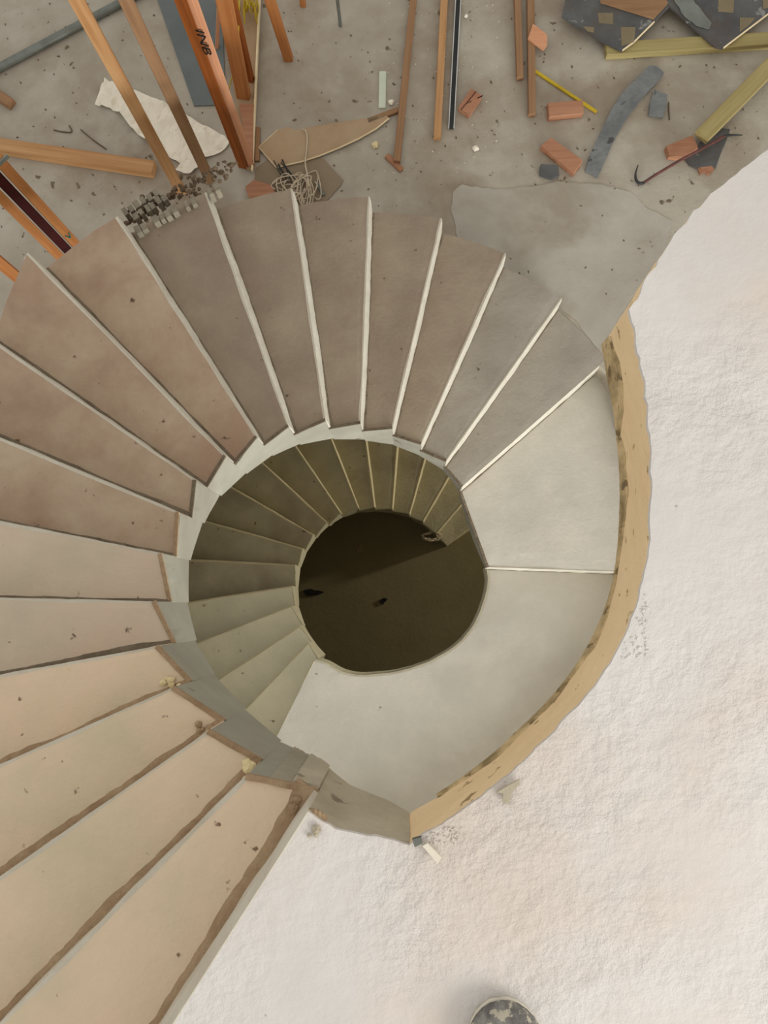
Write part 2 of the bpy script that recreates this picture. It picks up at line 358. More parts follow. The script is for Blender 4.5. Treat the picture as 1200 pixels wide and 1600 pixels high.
# waist slab under the treads
def waist(name, lines, tops, zbs, m, parent, gap=.16):
    rows = []
    for k in range(len(lines)-1):
        for j in range(4):
            t = j/4; I0, O0, z0 = lines[k]; I1, O1, z1 = lines[k+1]
            idx = min(len(zbs)-1, k*7+int(round(t*6))); zb = zbs[idx]+.002
            a = I0.lerp(I1, t); b = O0.lerp(O1, t); d = (b-a); d.z = 0; d.normalize(); a = a+d*.036; b = b-d*.01
            zt = z1-gap+.003
            zt = max(zt, zb+.03)
            rows.append([Vector((a.x, a.y, zb)), Vector((a.x, a.y, zt)), Vector((b.x, b.y, zt)), Vector((b.x, b.y, zb))])
    bm = bmesh.new(); vs = grid(bm, rows)
    for i in range(len(rows)-1): bm.faces.new((vs[i][0], vs[i+1][0], vs[i+1][3], vs[i][3]))
    bm.faces.new(vs[0]); bm.faces.new(vs[-1])
    return obj(name, bm, m, parent)
waist('waist_slab', ul, utop, uzb, M['raw'], stair)
# winder tread after the last full tread, one riser below the middle floor
I0, O0, z0 = ul[17]; I1, O1, z1 = ul[18]

# ------------------------------------------------------------------ landing and lower flight
lower = thing('spiral_staircase', 'shaded concrete spiral flight seen through the stairwell going down to the dark floor', 'staircase')
I0, O0, z0 = ul[17]; I1, O1, z1 = ul[18]
tread_block('winder_tread', I0, O0, I1, O1, z1, .16, M['landing'], lower, nu=30, nv=14) if False else None
# landing surface between riser S and the first riser of the lower flight
rim = [(762,886),(765,905),(760,935),(744,975),(718,1007),(682,1031),(641,1047),(600,1055),(560,1057),(534,1052),(508,1038),(491,1033)]
rim = [U(x, y, ZL) for x, y in rim]; rim = smooth_path(rim, 4)
n = len(rim); a0 = math.atan2((ul[18][1]-CEN).y, (ul[18][1]-CEN).x); a1 = math.atan2((ll[0][1]-CEN).y, (ll[0][1]-CEN).x)
while a1 > a0: a1 -= 2*math.pi
r0 = (ul[18][1]-CEN).to_2d().length; r1 = (ll[0][1]-CEN).to_2d().length
rows = []
for j in range(15):
    r = []
    for i in range(n):
        t = i/(n-1); a = a0+(a1-a0)*t; rr = r0+(r1-r0)*t
        o = Vector((CEN.x+rr*math.cos(a), CEN.y+rr*math.sin(a), ZL)); p = rim[i].lerp(o, j/14)
        p.z = ZL+.002*noise.noise(p*5); r.append(p)
    rows.append(r)
bm = bmesh.new(); solid_grid(bm, rows, .2); obj('landing', bm, M['landing'], lower)
# pale rim of the landing
bm = bmesh.new(); rr_ = []
for i, p in enumerate(rim):
    d = (CEN-p); d.z = 0; d.normalize(); q = p+d*.012+jit(p, .003, 20)
    rr_.append([Vector((p.x, p.y, ZL+.004)), Vector((q.x, q.y, ZL+.002)), Vector((q.x, q.y, ZL-.205)), Vector((p.x, p.y, ZL-.205))])
vs = grid(bm, rr_); obj('landing_rim', bm, M['string_low'], lower)
s = perp(ul[18][0], ul[18][1]); riser_strip('riser', ul[18][0], ul[18][1], ul[18][2], ZL, .006, M['riser'], lower, s); dirt_strip('mortar_line', ul[18][0], ul[18][1], ZL, .004, .006, M['dirt_l'], lower, s)
for k in range(0, 17):
    I0, O0, z0 = ll[k]
    zt = ZL-H*(k+1)
    if k < 16:
        I1, O1, z1 = ll[k+1]
        tread_block('tread', I0, O0, I1, O1, z1, .16, M['low_lit'] if k < 4 else M['low'], lower, nu=16, nv=5)  # first treads paler: the light falling on them is painted into their colour
    s = perp(I0, O0)
    riser_strip('riser', I0, O0, z0, zt, .006 if k < 5 else .012, M['riser_low'], lower, s, nu=16)
_, ltop, lzb = stringer('stringer', ll, 0, EDGE2, M['string_low'], lower, default=.3)
waist('waist_slab', ll, ltop, lzb, M['raw'], lower)

# ------------------------------------------------------------------ upper slab (where the photographer stands)
TOP = [(482,1268),(502,1282),(524,1295),(560,1303),(600,1311),(640,1318),(652,1310),(690,1287),(720,1268),(752,1245),(782,1222),(808,1200),(830,1178),(858,1152),(880,1130),(905,1102),
       (928,1073),(946,1047),(962,1020),(975,994),(988,965),(998,935),(1006,905),(1012,870),(1016,830),(1018,790),(1019,750),(1018,715),(1016,680),(1012,645),(1008,610),(1001,570),(994,535),(985,483),
       (1005,448),(1030,405),(1056,366),(1085,330),(1112,303),(1140,280),(1170,257),(1200,235),(1260,195),(1400,120),(1700,20),(2300,-90),(3600,-220)]
tp = [U(x, y, 0) for x, y in TOP]
fine = [tp[0]]
for a, b in zip(tp[:-1], tp[1:]):
    k = max(1, int((b-a).length/.014)) if a.length < 2.5 and b.x < 1 else 1
    for j in range(1, k+1):
        p = a.lerp(b, j/k)
        if k > 1: p = p+jit(p, .005, 25)+jit(p, .003, 90)
        fine.append(p)
AO = ul[0][1]
outline = fine+[Vector((tp[-1].x+.8, tp[-1].y, 0)), Vector((tp[-1].x+.8, -4.2, 0)), Vector((AO.x-.1, -4.2, 0)), Vector((AO.x, AO.y, 0))]
# interior relief: top surface as triangulated outline (bump does the rest)
bm = bmesh.new(); prism(bm, outline, .014)
floor_up = obj('floor', bm, M['plaster'], None, kind='structure')
core = []
for p in fine: core.append(p)
TH = .225
bm = bmesh.new(); base = [tp[0]]
for a, b in zip(tp[:-1], tp[1:]):
    k = max(1, int((b-a).length/.03)) if b.x < 1 else 1
    for j in range(1, k+1): base.append(a.lerp(b, j/k))
rows = []
i_corner = min(range(len(base)), key=lambda i: (base[i]-tp[5]).length)
for i, p in enumerate(base):
    t = TH
    if i < i_corner: t = max(TH, below(p, 0, EDGE1, default=.33))
    px_ = PJ(p)
    if px_[1] < 470 and px_[0] > 980: t = max(.05, TH-(px_[0]-990)/80*.17)
    rows.append([p, t])
for _ in range(3):
    for i in range(1, i_corner-1): rows[i][1] = (rows[i-1][1]+2*rows[i][1]+rows[i+1][1])/4
def face(a, b, m, name, off=0.0, th=.03):
    bm = bmesh.new(); rr = []
    for i in range(a, b):
        p, t = rows[i]; q0 = base[max(0, i-1)]; q1 = base[min(len(base)-1, i+1)]; d = (q1-q0).normalized(); out = Vector((-d.y, d.x, 0))
        p = p+out*off; q = p-out*th; r = []
        for z in (-.012, -.05, -.09, -.13, -.17, -t): r.append(Vector((p.x, p.y, z))+jit(Vector((p.x, p.y, z)), .003, 18))
        r.append(Vector((q.x, q.y, -t))); r.append(Vector((q.x, q.y, -.012))); rr.append(r)
    vs = grid(bm, rr)
    for i in range(len(rr)-1): bm.faces.new((vs[i][0], vs[i+1][0], vs[i+1][7], vs[i][7]))
    bm.faces.new(vs[0]); bm.faces.new(vs[-1])
    return obj(name, bm, m, floor_up)
face(i_corner, len(base), M['edge'], 'slab_edge')
face(0, i_corner+1, M['raw'], 'raw_slab_edge', .002)
# grey grime along the foot of the tan edge
bm = bmesh.new(); rr = []
for i in range(i_corner+2, len(base)):
    p, t = rows[i]
    if PJ(p)[1] < 480: break
    d = (base[i+1]-base[i-1]).normalized(); out = Vector((-d.y, d.x, 0)); g_ = .006+.045*max(0, noise.noise(p*9)+.28)+.014*noise.noise(p*40)**2
    if PJ(p)[1] < 640: g_ += .05
    g_ = min(g_, .14); a = p+out*.006
    rr.append([Vector((p.x, p.y, -t-.002)), Vector((a.x, a.y, -t-.002)), Vector((a.x-out.x*.002, a.y-out.y*.002, -t+g_)), Vector((p.x, p.y, -t+g_+.004))])
grid(bm, rr); obj('grime_band', bm, M['grime2'], floor_up)
# underside, set back behind the faces
ins = []
for i in range(0, len(base)-1, 2):
    p = base[i]; q0 = base[max(0, i-1)]; q1 = base[min(len(base)-1, i+1)]; d = (q1-q0).normalized(); out = Vector((-d.y, d.x, 0))
    p = p-out*.035; ins.append(Vector((p.x, p.y, -.031)))
ins = [p for p in ins if not (PJ(p)[1] < 470 and PJ(p)[0] > 960)] ; ins.append(ins[-1]+Vector((.5, .05, 0)))
bm = bmesh.new(); prism(bm, ins+[Vector((tp[-1].x+.8, ins[-1].y, -.031)), Vector((tp[-1].x+.8, -4.2, -.031)), Vector((AO.x, -4.2, -.031)), Vector((AO.x+.06, AO.y-.02, -.031))], TH-.035)
obj('slab_core', bm, M['raw'], floor_up)

# ------------------------------------------------------------------ middle floor with the stairwell hole
_ou = []
for k in range(1, 19):
    for q in (ul[k-1][1], ul[k-1][1].lerp(ul[k][1], .5)):
        v = q-CEN; _ou.append((math.atan2(v.y, v.x), v.to_2d().length))
def RHf(t):
    t = (t+math.pi) % (2*math.pi)-math.pi
    best = min(_ou, key=lambda a: abs((a[0]-t+math.pi) % (2*math.pi)-math.pi))
    return (best[1]-.05) if abs((best[0]-t+math.pi) % (2*math.pi)-math.pi) < .14 else 1.78
_rr = [RHf(2*math.pi*i/72) for i in range(72)]
_rr = [min(_rr[i-1], _rr[i], _rr[(i+1) % 72]) for i in range(72)]
_rr = [min(r, 1.82) if True else r for r in _rr]
circ = [Vector((CEN.x+_rr[i]*math.cos(2*math.pi*i/72), CEN.y+_rr[i]*math.sin(2*math.pi*i/72), ZF)) for i in range(72)]
print('outer radii', [(round(math.degrees(a)), round(b, 2)) for a, b in _ou])
bm = bmesh.new(); E_ = 7.5
def ring_slab(bm, circ, z, th, E_):
    for zz in (z, z-th):
        vi = [bm.verts.new((p.x, p.y, zz)) for p in circ]
        vo = []
        for i in range(72):
            t = 2*math.pi*i/72; c, s_ = math.cos(t), math.sin(t); k = E_/max(abs(c), abs(s_)); vo.append(bm.verts.new((c*k, s_*k, zz)))
        vm = [bm.verts.new(((a.co.x*2+b.co.x)/3, (a.co.y*2+b.co.y)/3, zz)) for a, b in zip(vi, vo)]
        for i in range(72):
            j = (i+1) % 72; bm.faces.new((vi[i], vi[j], vm[j], vm[i])); bm.faces.new((vm[i], vm[j], vo[j], vo[i]))
        if zz == z: ti, to = vi, vo
    for i in range(72):
        j = (i+1) % 72; bm.faces.new((ti[i], ti[j], vi[j], vi[i])); bm.faces.new((to[i], to[j], vo[j], vo[i]))
ring_slab(bm, circ, ZF, .2, E_)
fm = obj('floor', bm, M['slabfloor'], None, kind='structure')
_sp = [(705, 330), (708, 300), (722, 288), (770, 296), (830, 292), (872, 283), (905, 287), (940, 288), (985, 300), (1010, 325), (1050, 345), (1040, 400), (985, 470), (935, 545)]
bm = bmesh.new(); prism(bm, [F(x, y, .003) for x, y in _sp+[(900, 500), (860, 468), (800, 430), (760, 400), (715, 372)]], .0025, .006); obj('screed_patch', bm, M['screed'], fm)
bm = bmesh.new(); prism(bm, [Vector((-E_, -E_, ZG)), Vector((E_, -E_, ZG)), Vector((E_, E_, ZG)), Vector((-E_, E_, ZG))], .15)
obj('floor', bm, M['ground'], None, kind='structure')
for nm, a, b in (('wall_west', (-E_, -E_), (-E_, E_)), ('wall_east', (E_, -E_), (E_, E_)), ('wall_north', (-E_, E_), (E_, E_)), ('wall_south', (-E_, -E_), (E_, -E_))):
    bm = bmesh.new(); A = Vector((*a, (ZG+ZF-.2)/2)); B = Vector((*b, (ZG+ZF-.2)/2)); beam_bm(bm, A, B, .15, ZF-.2-ZG); obj(nm, bm, M['wall'], None, kind='structure')

#DEBRIS
# ------------------------------------------------------------------ things on the middle floor
UPV = Vector((0, 0, 1))
def post(name, label, cat, foot, wd, dp, top, m, axis_px, lean=None, group=None, zfoot=None):
    """upright timber; foot pixel on the middle floor, axis_px = photo direction of its wide face"""
    a = F(*foot, .001) if zfoot is None else U(*foot, zfoot); b = Vector((a.x, a.y, top))
    if lean: b = U(*lean, 0); d = (b-CAM); b = None
    if lean:
        # meet the vertical depth at which the lean pixel is seen, keeping nearly upright
        ray = (U(*lean, ZF)-CAM); best = min(((CAM+ray*t), abs(((CAM+ray*t).xy-a.xy).length)) for t in [x/200 for x in range(60, 180)]) if False else None
        t = min([x/300 for x in range(120, 300)], key=lambda t: ((CAM+ray*t).xy-a.xy).length)
        q = CAM+ray*t; b = a+(q-a)*((top-a.z)/(q.z-a.z))
    ax = F(foot[0]+axis_px[0], foot[1]+axis_px[1])-F(*foot); ax.z = 0; ax.normalize()
    up = ax.cross((b-a).normalized())
    return local_beam(name, a, b, wd, dp, m, up=up, label=label, cat=cat, group=group)
post('timber_prop', 'slim tan upright timber prop nearest the left end of the broken grey blocks', 'prop', (284, 300), .062, .045, -.5, M['wood_t'], (10, -4), group='upright timber props')
post('timber_prop', 'slim darker brown upright timber prop rising in front of the crumpled white paper', 'prop', (328, 281), .062, .045, -.5, M['wood_b'], (10, -4), group='upright timber props')
post('timber_prop', 'orange upright timber stub at the top edge between yellow strapping and steel rod', 'prop', (451, 92), .055, .045, -.9, M['wood_o'], (10, 0), lean=(422, 0), group='upright timber props')
post('timber_prop', 'short thin upright timber end at the top edge left of the steel rod', 'prop', (474, 8), .035, .035, -.9, M['wood_o'], (10, 0), group='upright timber props')
post('steel_rod', 'thin upright steel rod at the top edge beside the thin timber end', 'rod', (532, 40), .02, .02, -.9, M['steel'], (10, 0))
post('timber_prop', 'orange upright timber in the left edge corner above the first clipped tread', 'prop', (66, 466), .06, .05, -1.35, M['wood_o'], (10, -8), group='upright timber props')
# formwork column : branded stud, second stud, thin stud, block, face board
fw = thing('formwork_column', 'orange timber formwork column with black letters behind the top of the stairs', 'formwork')
def vpost(name, foot, wd, dp, top, m, axis_px, lean=None, parent=fw):
    o = post(name, None, None, foot, wd, dp, top, m, axis_px, lean); mw = o.matrix_world.copy(); o.parent = parent; o.matrix_world = mw; return o
s1 = vpost('stud', (381, 263), .07, .006, -.6, M['wood_d'], (19, 5))
s1b = vpost('stud', (389, 258), .066, .045, -.6, M['wood_p'], (19, 5))
s2 = vpost('stud', (382, 155), .08, .05, -.6, M['wood_o'], (20, 3), lean=(350, 0))
s3 = vpost('stud', (394, 130), .03, .04, -.6, M['wood_d'], (10, 3), lean=(364, 0))
s4 = vpost('lath', (339, 76), .022, .02, -1.5, M['wood_p'], (10, 0), lean=(342, 0))
bm = bmesh.new(); prism(bm, [F(374, 162, .06), F(396, 162, .06), F(395, 256, .06), F(390, 258, .06)], .055); obj('block', bm, M['brick'], fw)
bm = bmesh.new(); prism(bm, [F(385, 262, .03), F(394, 267, .03), F(407, -30, .03), F(342, -30, .03), F(352, 60, .03)], .02); obj('face_board', bm, M['card'], fw)
bm = bmesh.new(); beam_bm(bm, F(394, 267, .04), F(407, -30, .04), .012, .03); obj('board_edge', bm, M['palecut'], fw)
# letters on the stud : lie on its outer face
mw = s1.matrix_world.copy(); 
cu = bpy.data.curves.new('lettering', 'FONT'); cu.body = 'INB'; cu.size = .062; cu.extrude = .0006
to = bpy.data.objects.new('tmp', cu); COL.objects.link(to); bpy.context.view_layer.update()
me = bpy.data.meshes.new_from_object(to.evaluated_get(bpy.context.evaluated_depsgraph_get())); bpy.data.objects.remove(to)
me.materials.append(M['black']); lt = bpy.data.objects.new('lettering', me); COL.objects.link(lt)
foot = F(381, 263); fx = (F(400, 268)-F(381, 263)); fx.z = 0; fx.normalize()
fn = Vector((fx.y, -fx.x, 0));
if fn.dot(CAM-foot) < 0: fn = -fn
# place where the photo shows the letters: pixel (311, 50) at the stud's face
ray = U(311, 46, ZF)-CAM; t = (foot+fn*.0045-CAM).dot(fn)/ray.dot(fn); P0 = CAM+ray*t
ux = Vector((0, 0, -1)); uy = fn.cross(ux)
lt.matrix_world = Matrix.Translation(P0-ux*.0-uy*.022) @ Matrix((ux, uy, fn)).transposed().to_4x4() @ Matrix.Diagonal((1.75, 1.05, 1, 1))
mw = lt.matrix_world.copy(); lt.parent = fw; lt.matrix_world = mw
# twin post with red packer, lower left
tw = thing('twin_post', 'pair of orange upright studs with a dark red packer and steel strap at left edge', 'post')
# the four measured outlines run (0,255)-(118,380) and (0,300)-(95,402): feet hidden behind the treads
fa = (150, 416); fb = (128, 436)
vpost('stud', fa, .05, .075, -1.35, M['wood_o'], (14, -13), parent=tw); vpost('stud', fb, .05, .075, -1.35, M['wood_o'], (14, -13), parent=tw)
mid = ((fa[0]+fb[0])/2, (fa[1]+fb[1])/2)
vpost('packer', mid, .05, .04, -1.45, M['redpaint'], (14, -13), parent=tw)
def at_h(foot, z): p = F(*foot); return Vector((p.x, p.y, z))
for z in (-1.72,):
    A_ = at_h((158, 408), z); B_ = at_h((120, 444), z); d = (B_-A_).normalized(); nn = Vector((-d.y, d.x, 0)); nn = nn if nn.dot(CAM-A_) > 0 else -nn
    bm = bmesh.new(); beam_bm(bm, A_+nn*.043, B_+nn*.043, .006, .03); obj('strap', bm, M['steel'], tw)
for z in (-2.45, -2.6):
    c = at_h(fa, z)+nn*.041; bm = bmesh.new(); beam_bm(bm, c+Vector((0, 0, .03))-d*.014, c-Vector((0, 0, .01)), .012, .003); beam_bm(bm, c+Vector((0, 0, .03))+d*.014, c-Vector((0, 0, .01)), .012, .003); obj('paint_mark', bm, M['teal'], tw)

# lying timbers
def lying(name, label, cat, p1, p2, wd, ht, m, z=0, group=None, bow=0):
    a = F(*p1, ht/2+z+.001); b = F(*p2, ht/2+z+.001); return local_beam(name, a, b, wd, ht, m, label=label, cat=cat, group=group, bow=bow)
G1 = 'long timber battens lying on the middle floor'
lying('timber_batten', 'long brown batten lying nearest the hardboard offcut, small wedge at its tip', 'batten', (620, 254), (652, -60), .042, .04, M['wood_b'], group=G1)
lying('timber_batten', 'tan batten lying alongside the dark steel channel, on its left', 'batten', (683, 216), (697, -60), .045, .045, M['wood_t'], group=G1)
lying('timber_batten', 'shorter brown batten of the close pair at the top edge', 'batten', (812, 123), (806, -60), .04, .04, M['wood_b'], group=G1)
lying('timber_batten', 'longer brown batten of the close pair, nail-holed end beside the yellow strip', 'batten', (831, 180), (828, -60), .045, .04, M['wood_b'], group=G1)
lying('timber_post', 'thick orange-tan timber lying at left, pointing at the broken grey blocks', 'timber', (241, 265), (-60, 220), .085, .06, M['wood_t'])
lying('timber_stub', 'pointed brown timber end at the left edge, above the thick lying timber', 'timber', (18, 163), (-22, 137), .06, .05, M['wood_b'])
lying('yellow_timber', 'olive-yellow notched timber lying at right with its end on a brown offcut', 'timber', (1096, 214), (1262, 44), .095, .05, M['wood_y'], z=.05)
lying('timber_plank', 'long weathered timber lying under the dark film-faced boards at top right', 'timber', (946, 80), (1290, 58), .085, .05, M['wood_y'])
lying('timber_wedge', 'small brown wedge of wood at the tip of the long batten', 'wood', (604, 243), (628, 266), .035, .015, M['brick'])
lying('wood_scrap', 'narrow brown wood strip lying between formwork column and hardboard', 'wood', (402, 252), (403, 200), .03, .02, M['wood_b'])
lying('white_strip', 'short pale green-white strip lying left of the long battens', 'strip', (597, 169), (598, 112), .045, .008, M['palestrip'])
lying('yellow_strip', 'thin yellow plastic strip crossing the floor beside the brown block', 'strip', (836, 111), (932, 175), .02, .012, M['yellow'])
lying('dowel', 'short thin grey pipe offcut beside the twine coil', 'pipe', (494, 284), (506, 306), .02, .02, M['steel'])
lying('brown_batten_end', 'brown board piece tucked beyond the hardboard, touching the longest batten', 'wood', (575, 190), (622, 172), .035, .02, M['wood_b'])
# steel channel
ch = thing('steel_channel', 'dark steel channel with two bright lips lying beside the tan batten', 'channel')
a = F(705, 201, .012); b = F(719, -60, .012); d = (b-a).normalized(); sd = d.cross(UPV)
bm = bmesh.new(); beam_bm(bm, a, b, .034, .012); obj('web', bm, M['darksteel'], ch)
for k in (-1, 1):
    bm = bmesh.new(); beam_bm(bm, a+sd*.016*k+UPV*.01, b+sd*.016*k+UPV*.01, .006, .03, bev=.001); obj('lip', bm, M['lip'], ch)
# grey pipe
bm = bmesh.new(); tube(bm, [F(-60, 137, .026), F(235, -20, .026)], .025, 12); obj('pipe', bm, M['steel'], None, 'long grey round pipe lying across the top left corner of the floor', 'pipe', smooth=True)
# flat panels
def plate(name, label, cat, px, th, m, z=0, jag=0, parent=None, group=None):
    bm = bmesh.new(); prism(bm, [F(x, y, z+th+.001) for x, y in px], th, jag); return obj(name, bm, m, parent, label, cat, group)
plate('panel', 'flat blue-grey panel lying behind the lettered formwork column', 'panel', [(236, -30), (303, 165), (352, 163), (346, -30)], .01, M['greyply'])
hb = thing('hardboard_offcut', 'brown hardboard offcut with long curved pale edge behind the twine coil', 'board')
HB = [(404, 230), (434, 203), (450, 198), (462, 203), (520, 192), (604, 180), (608, 185), (588, 201), (560, 217), (530, 231), (498, 244), (470, 253), (447, 258), (432, 262)]
plate('sheet', None, None, HB, .008, M['card'], z=.012, parent=hb)
bm = bmesh.new(); tube(bm, [F(x, y, .018) for x, y in HB[6:]], .0055, 5); obj('cut_edge', bm, M['palecut'], hb)
bm = bmesh.new(); tube(bm, [F(432, 262, .018), F(404, 230, .018), F(434, 203, .018)], .004, 5); obj('cut_edge', bm, M['palecut'], hb)
plate('hardboard_offcut', 'dusty pointed hardboard piece lying under the curved hardboard, beside the coil', 'board', [(400, 262), (432, 240), (506, 248), (536, 281), (533, 288), (512, 312), (440, 330), (395, 300)], .008, M['card2'])
plate('wood_chunk', 'orange-brown wood piece poking out behind the third tread tip, left of the coil', 'wood', [(383, 292), (396, 281), (424, 289), (430, 302), (390, 312)], .03, M['brick'])
# offcut blocks
def block(label, px, th, m, z=0, name='timber_offcut', group='sawn timber offcuts on the floor'):
    bm = bmesh.new(); prism(bm, [F(x, y, z+th+.001) for x, y in px], th); len(px) == 4 and bmesh.ops.bevel(bm, geom=bm.edges[:], offset=.003, segments=1, affect='EDGES', clamp_overlap=True)
    return obj(name, bm, m, None, label, 'offcut', group)
b1 = block('split red-brown offcut beside the steel channel', [(716, 168), (736, 139), (753, 150), (733, 180)], .04, M['brick'])
b2 = block('red-brown offcut lying level, beside the yellow strip', [(856, 160), (911, 156), (912, 177), (858, 182)], .045, M['brick'])
b3 = block('red-brown offcut lying slanted, nearest the curved grey strip', [(845, 227), (861, 214), (911, 250), (897, 271)], .045, M['brick'])
b4 = block('splintered brown offcut under the tip of the olive-yellow timber', [(1041, 228), (1082, 211), (1091, 231), (1067, 245), (1046, 243)], .045, M['brick'])
b5 = block('pale pinkish five-sided wood chip resting on the longer batten', [(825, 60), (833, 37), (855, 54), (855, 70), (849, 78)], .012, M['wood_p'], z=.041)
bm = bmesh.new(); beam_bm(bm, F(720, 172, .0425), F(744, 143, .0425), .004, .003, bev=.0005); o = obj('split_crack', bm, M['redpaint'], b1)
# curved strip and mortar pieces
plate('curved_strip', 'long curved mortar-smeared grey form strip lying right of the offcuts', 'strip', [(1015, 102), (1026, 103), (1038, 113), (1030, 124), (1019, 136), (1002, 154), (985, 176), (972, 196), (958, 222), (946, 250), (934, 276), (925, 270), (915, 266), (921, 243), (932, 220), (944, 195), (956, 170), (972, 145), (992, 124)], .02, M['greystrip'])
plate('mortar_piece', 'small grey curved form piece right of the long curved strip', 'piece', [(1022, 140), (1043, 148), (1041, 168), (1036, 183), (1014, 179), (1016, 160)], .02, M['greystrip'])
plate('mortar_piece', 'small dark mottled piece beside the slanted offcut', 'piece', [(845, 256), (872, 258), (874, 274), (862, 278), (843, 272)], .025, M['film'])
sh = plate('board_shard', 'dark pointed board shard lying under the crowbar', 'board', [(1104, 206), (1128, 200), (1141, 202), (1134, 222), (1126, 240), (1118, 263), (1095, 266), (1078, 258), (1070, 248), (1090, 228)], .012, M['film'])
plate('rusty_fragment', 'small orange rusty fragment at the lower end of the dark shard', 'fragment', [(1090, 262), (1112, 259), (1116, 264), (1108, 273), (1100, 268), (1094, 272)], .012, M['brick'], jag=.002)
# crowbar
cbp = smooth_path([F(997, 258, .06), F(993, 272, .03), F(995, 283, .02), F(1004, 286, .018), F(1020, 276, .03), F(1060, 252, .062), F(1090, 236, .075), F(1118, 221, .06), F(1136, 212, .03), F(1160, 211, .02)], 5)
nn = len(cbp); cb = thing('crowbar', 'worn red crowbar with hooked end leaning over the offcut and dark shard', 'crowbar')
bm = bmesh.new(); tube(bm, cbp[16:40], .009, 8); obj('shaft', bm, M['bar'], cb, smooth=True)
bm = bmesh.new(); tube(bm, cbp[:17], [.003+.006*min(1, i/9) for i in range(17)], 8); obj('hook', bm, M['darksteel'], cb, smooth=True)
bm = bmesh.new(); tube(bm, cbp[39:], [.009-.006*i/(nn-40) for i in range(nn-39)], 8); obj('chisel_tip', bm, M['darksteel'], cb, smooth=True)
# dark boards top right
def filmboard(label, px, z, prints, edge=None):
    t = thing('film_faced_board', label, 'board', 'dark film-faced formwork boards')
    plate('panel', None, None, px, .015, M['film'], z=z, parent=t)
    for q in prints: plate('printed_patch', None, None, q, .0008, M['print'], z=z+.0155, parent=t)
    if edge:
        bm = bmesh.new(); tube(bm, [F(x, y, z+.012) for x, y in edge], .006, 5); obj('cut_edge', bm, M['palecut'], t)
    return t
filmboard('dark film-faced board with pale curved edge and tan printed patches, left of the pair', [(878, 25), (892, -40), (1012, -40), (1046, 10), (1022, 34), (1006, 50), (990, 66), (972, 79), (945, 66)], .055,
          [[(970, 42), (993, 42), (991, 66), (971, 72)], [(934, 20), (958, 20), (958, 38), (936, 36)], [(911, 41), (928, 42), (928, 51), (918, 49)]], [(1022, 34), (1006, 50), (990, 66), (972, 79)])
filmboard('dark film-faced board with chalky smear and tan printed patches in the top right corner', [(1045, 8), (1000, -60), (1240, -60), (1230, 0), (1200, 22), (1130, 75), (1118, 73)], .058,
          [[(1123, -20), (1148, -20), (1146, 20), (1122, 18)], [(1156, 27), (1180, 28), (1172, 38), (1156, 50)], [(1192, -20), (1212, -20), (1210, 10), (1192, 14)]], [(1200, 22), (1130, 75)])
bm = bmesh.new(); prism(bm, [F(x, y, .080) for x, y in [(1046, -10), (1072, -14), (1112, 36), (1108, 46), (1088, 40), (1070, 26)]], .004, .004); obj('plaster_smear', bm, M['steel'], bpy.data.objects['film_faced_board.001'])
plate('batten_strip', 'dark brown strip lying across the left film-faced board', 'strip', [(938, 2), (1022, 28), (1044, 4), (1020, -30), (950, -30)], .014, M['redpaint'] if False else M['wood_b'], z=.072)
# paper
pp = [(150,166),(160,148),(166,126),(178,132),(200,138),(220,146),(245,156),(270,168),(295,186),(325,200),(352,214),(360,226),(346,240),(318,250),(312,262),(300,274),(276,271),(282,256),(262,246),(246,232),(226,220),(206,202),(192,184),(174,172)]
P = [F(x, y) for x, y in pp]
bm = bmesh.new(); vs = [bm.verts.new(p) for p in P]; es = [bm.edges.new((vs[i], vs[(i+1) % len(vs)])) for i in range(len(vs))]
bmesh.ops.triangle_fill(bm, edges=es, use_beauty=True)
for _ in range(4): bmesh.ops.subdivide_edges(bm, edges=[e for e in bm.edges if e.calc_length() > .045], cuts=1); bmesh.ops.triangulate(bm, faces=bm.faces[:])
for v in bm.verts:
    r_ = abs(noise.noise(v.co*7))+.5*abs(noise.noise(v.co*17+Vector((3, 1, 0)))); v.co.z = ZF+.012+.075*r_
g = bmesh.ops.extrude_face_region(bm, geom=bm.faces[:])
for v in [x for x in g['geom'] if isinstance(x, bmesh.types.BMVert)]: v.co.z -= .002
zmin = min(v.co.z for v in bm.verts)
for v in bm.verts: v.co.z += ZF+.001-zmin
obj('paper_sheet', bm, M['paper'], None, 'crumpled torn white paper sheet lying behind the two slim props', 'paper')
# twine coil
tc = thing('twine_coil', 'loose coil of grey twine with one strand over the hardboard', 'twine')
random.seed(4)
for c, (cx, cy, rx, ry, n, tl) in enumerate([(462, 296, 28, 18, 9, 0), (482, 300, 16, 24, 7, 0)]):
    bm = bmesh.new()
    for k in range(n):
        pts = []; ph = random.random()*6.28; f1 = random.uniform(-.5, .5); s1_ = random.uniform(.35, 1.15); s2_ = random.uniform(.6, 1.15); ox, oy = random.uniform(-14, 12), random.uniform(-10, 7)
        for j in range(15):
            t = ph+j/14*random.uniform(5.2, 5.6); pts.append(F(cx+ox+rx*s1_*math.cos(t+f1*math.sin(t*1.3)), cy+oy+ry*s2_*math.sin(t-f1)+3*math.sin(2*t+k), .03+.012*k/n*2+.01*math.sin(t*2+k)))
        tube(bm, smooth_path(pts, 3), .0036, 5)
    o = obj('loop_bundle', bm, M['twine'], tc, smooth=True)
bm = bmesh.new(); tube(bm, smooth_path([F(472, 202, .035), F(477, 204, .035), F(480, 215, .03), F(479, 235, .03), F(477, 255, .03), F(480, 272, .04), F(483, 292, .05)], 5), .005, 6); obj('strand', bm, M['twine'], tc, smooth=True)
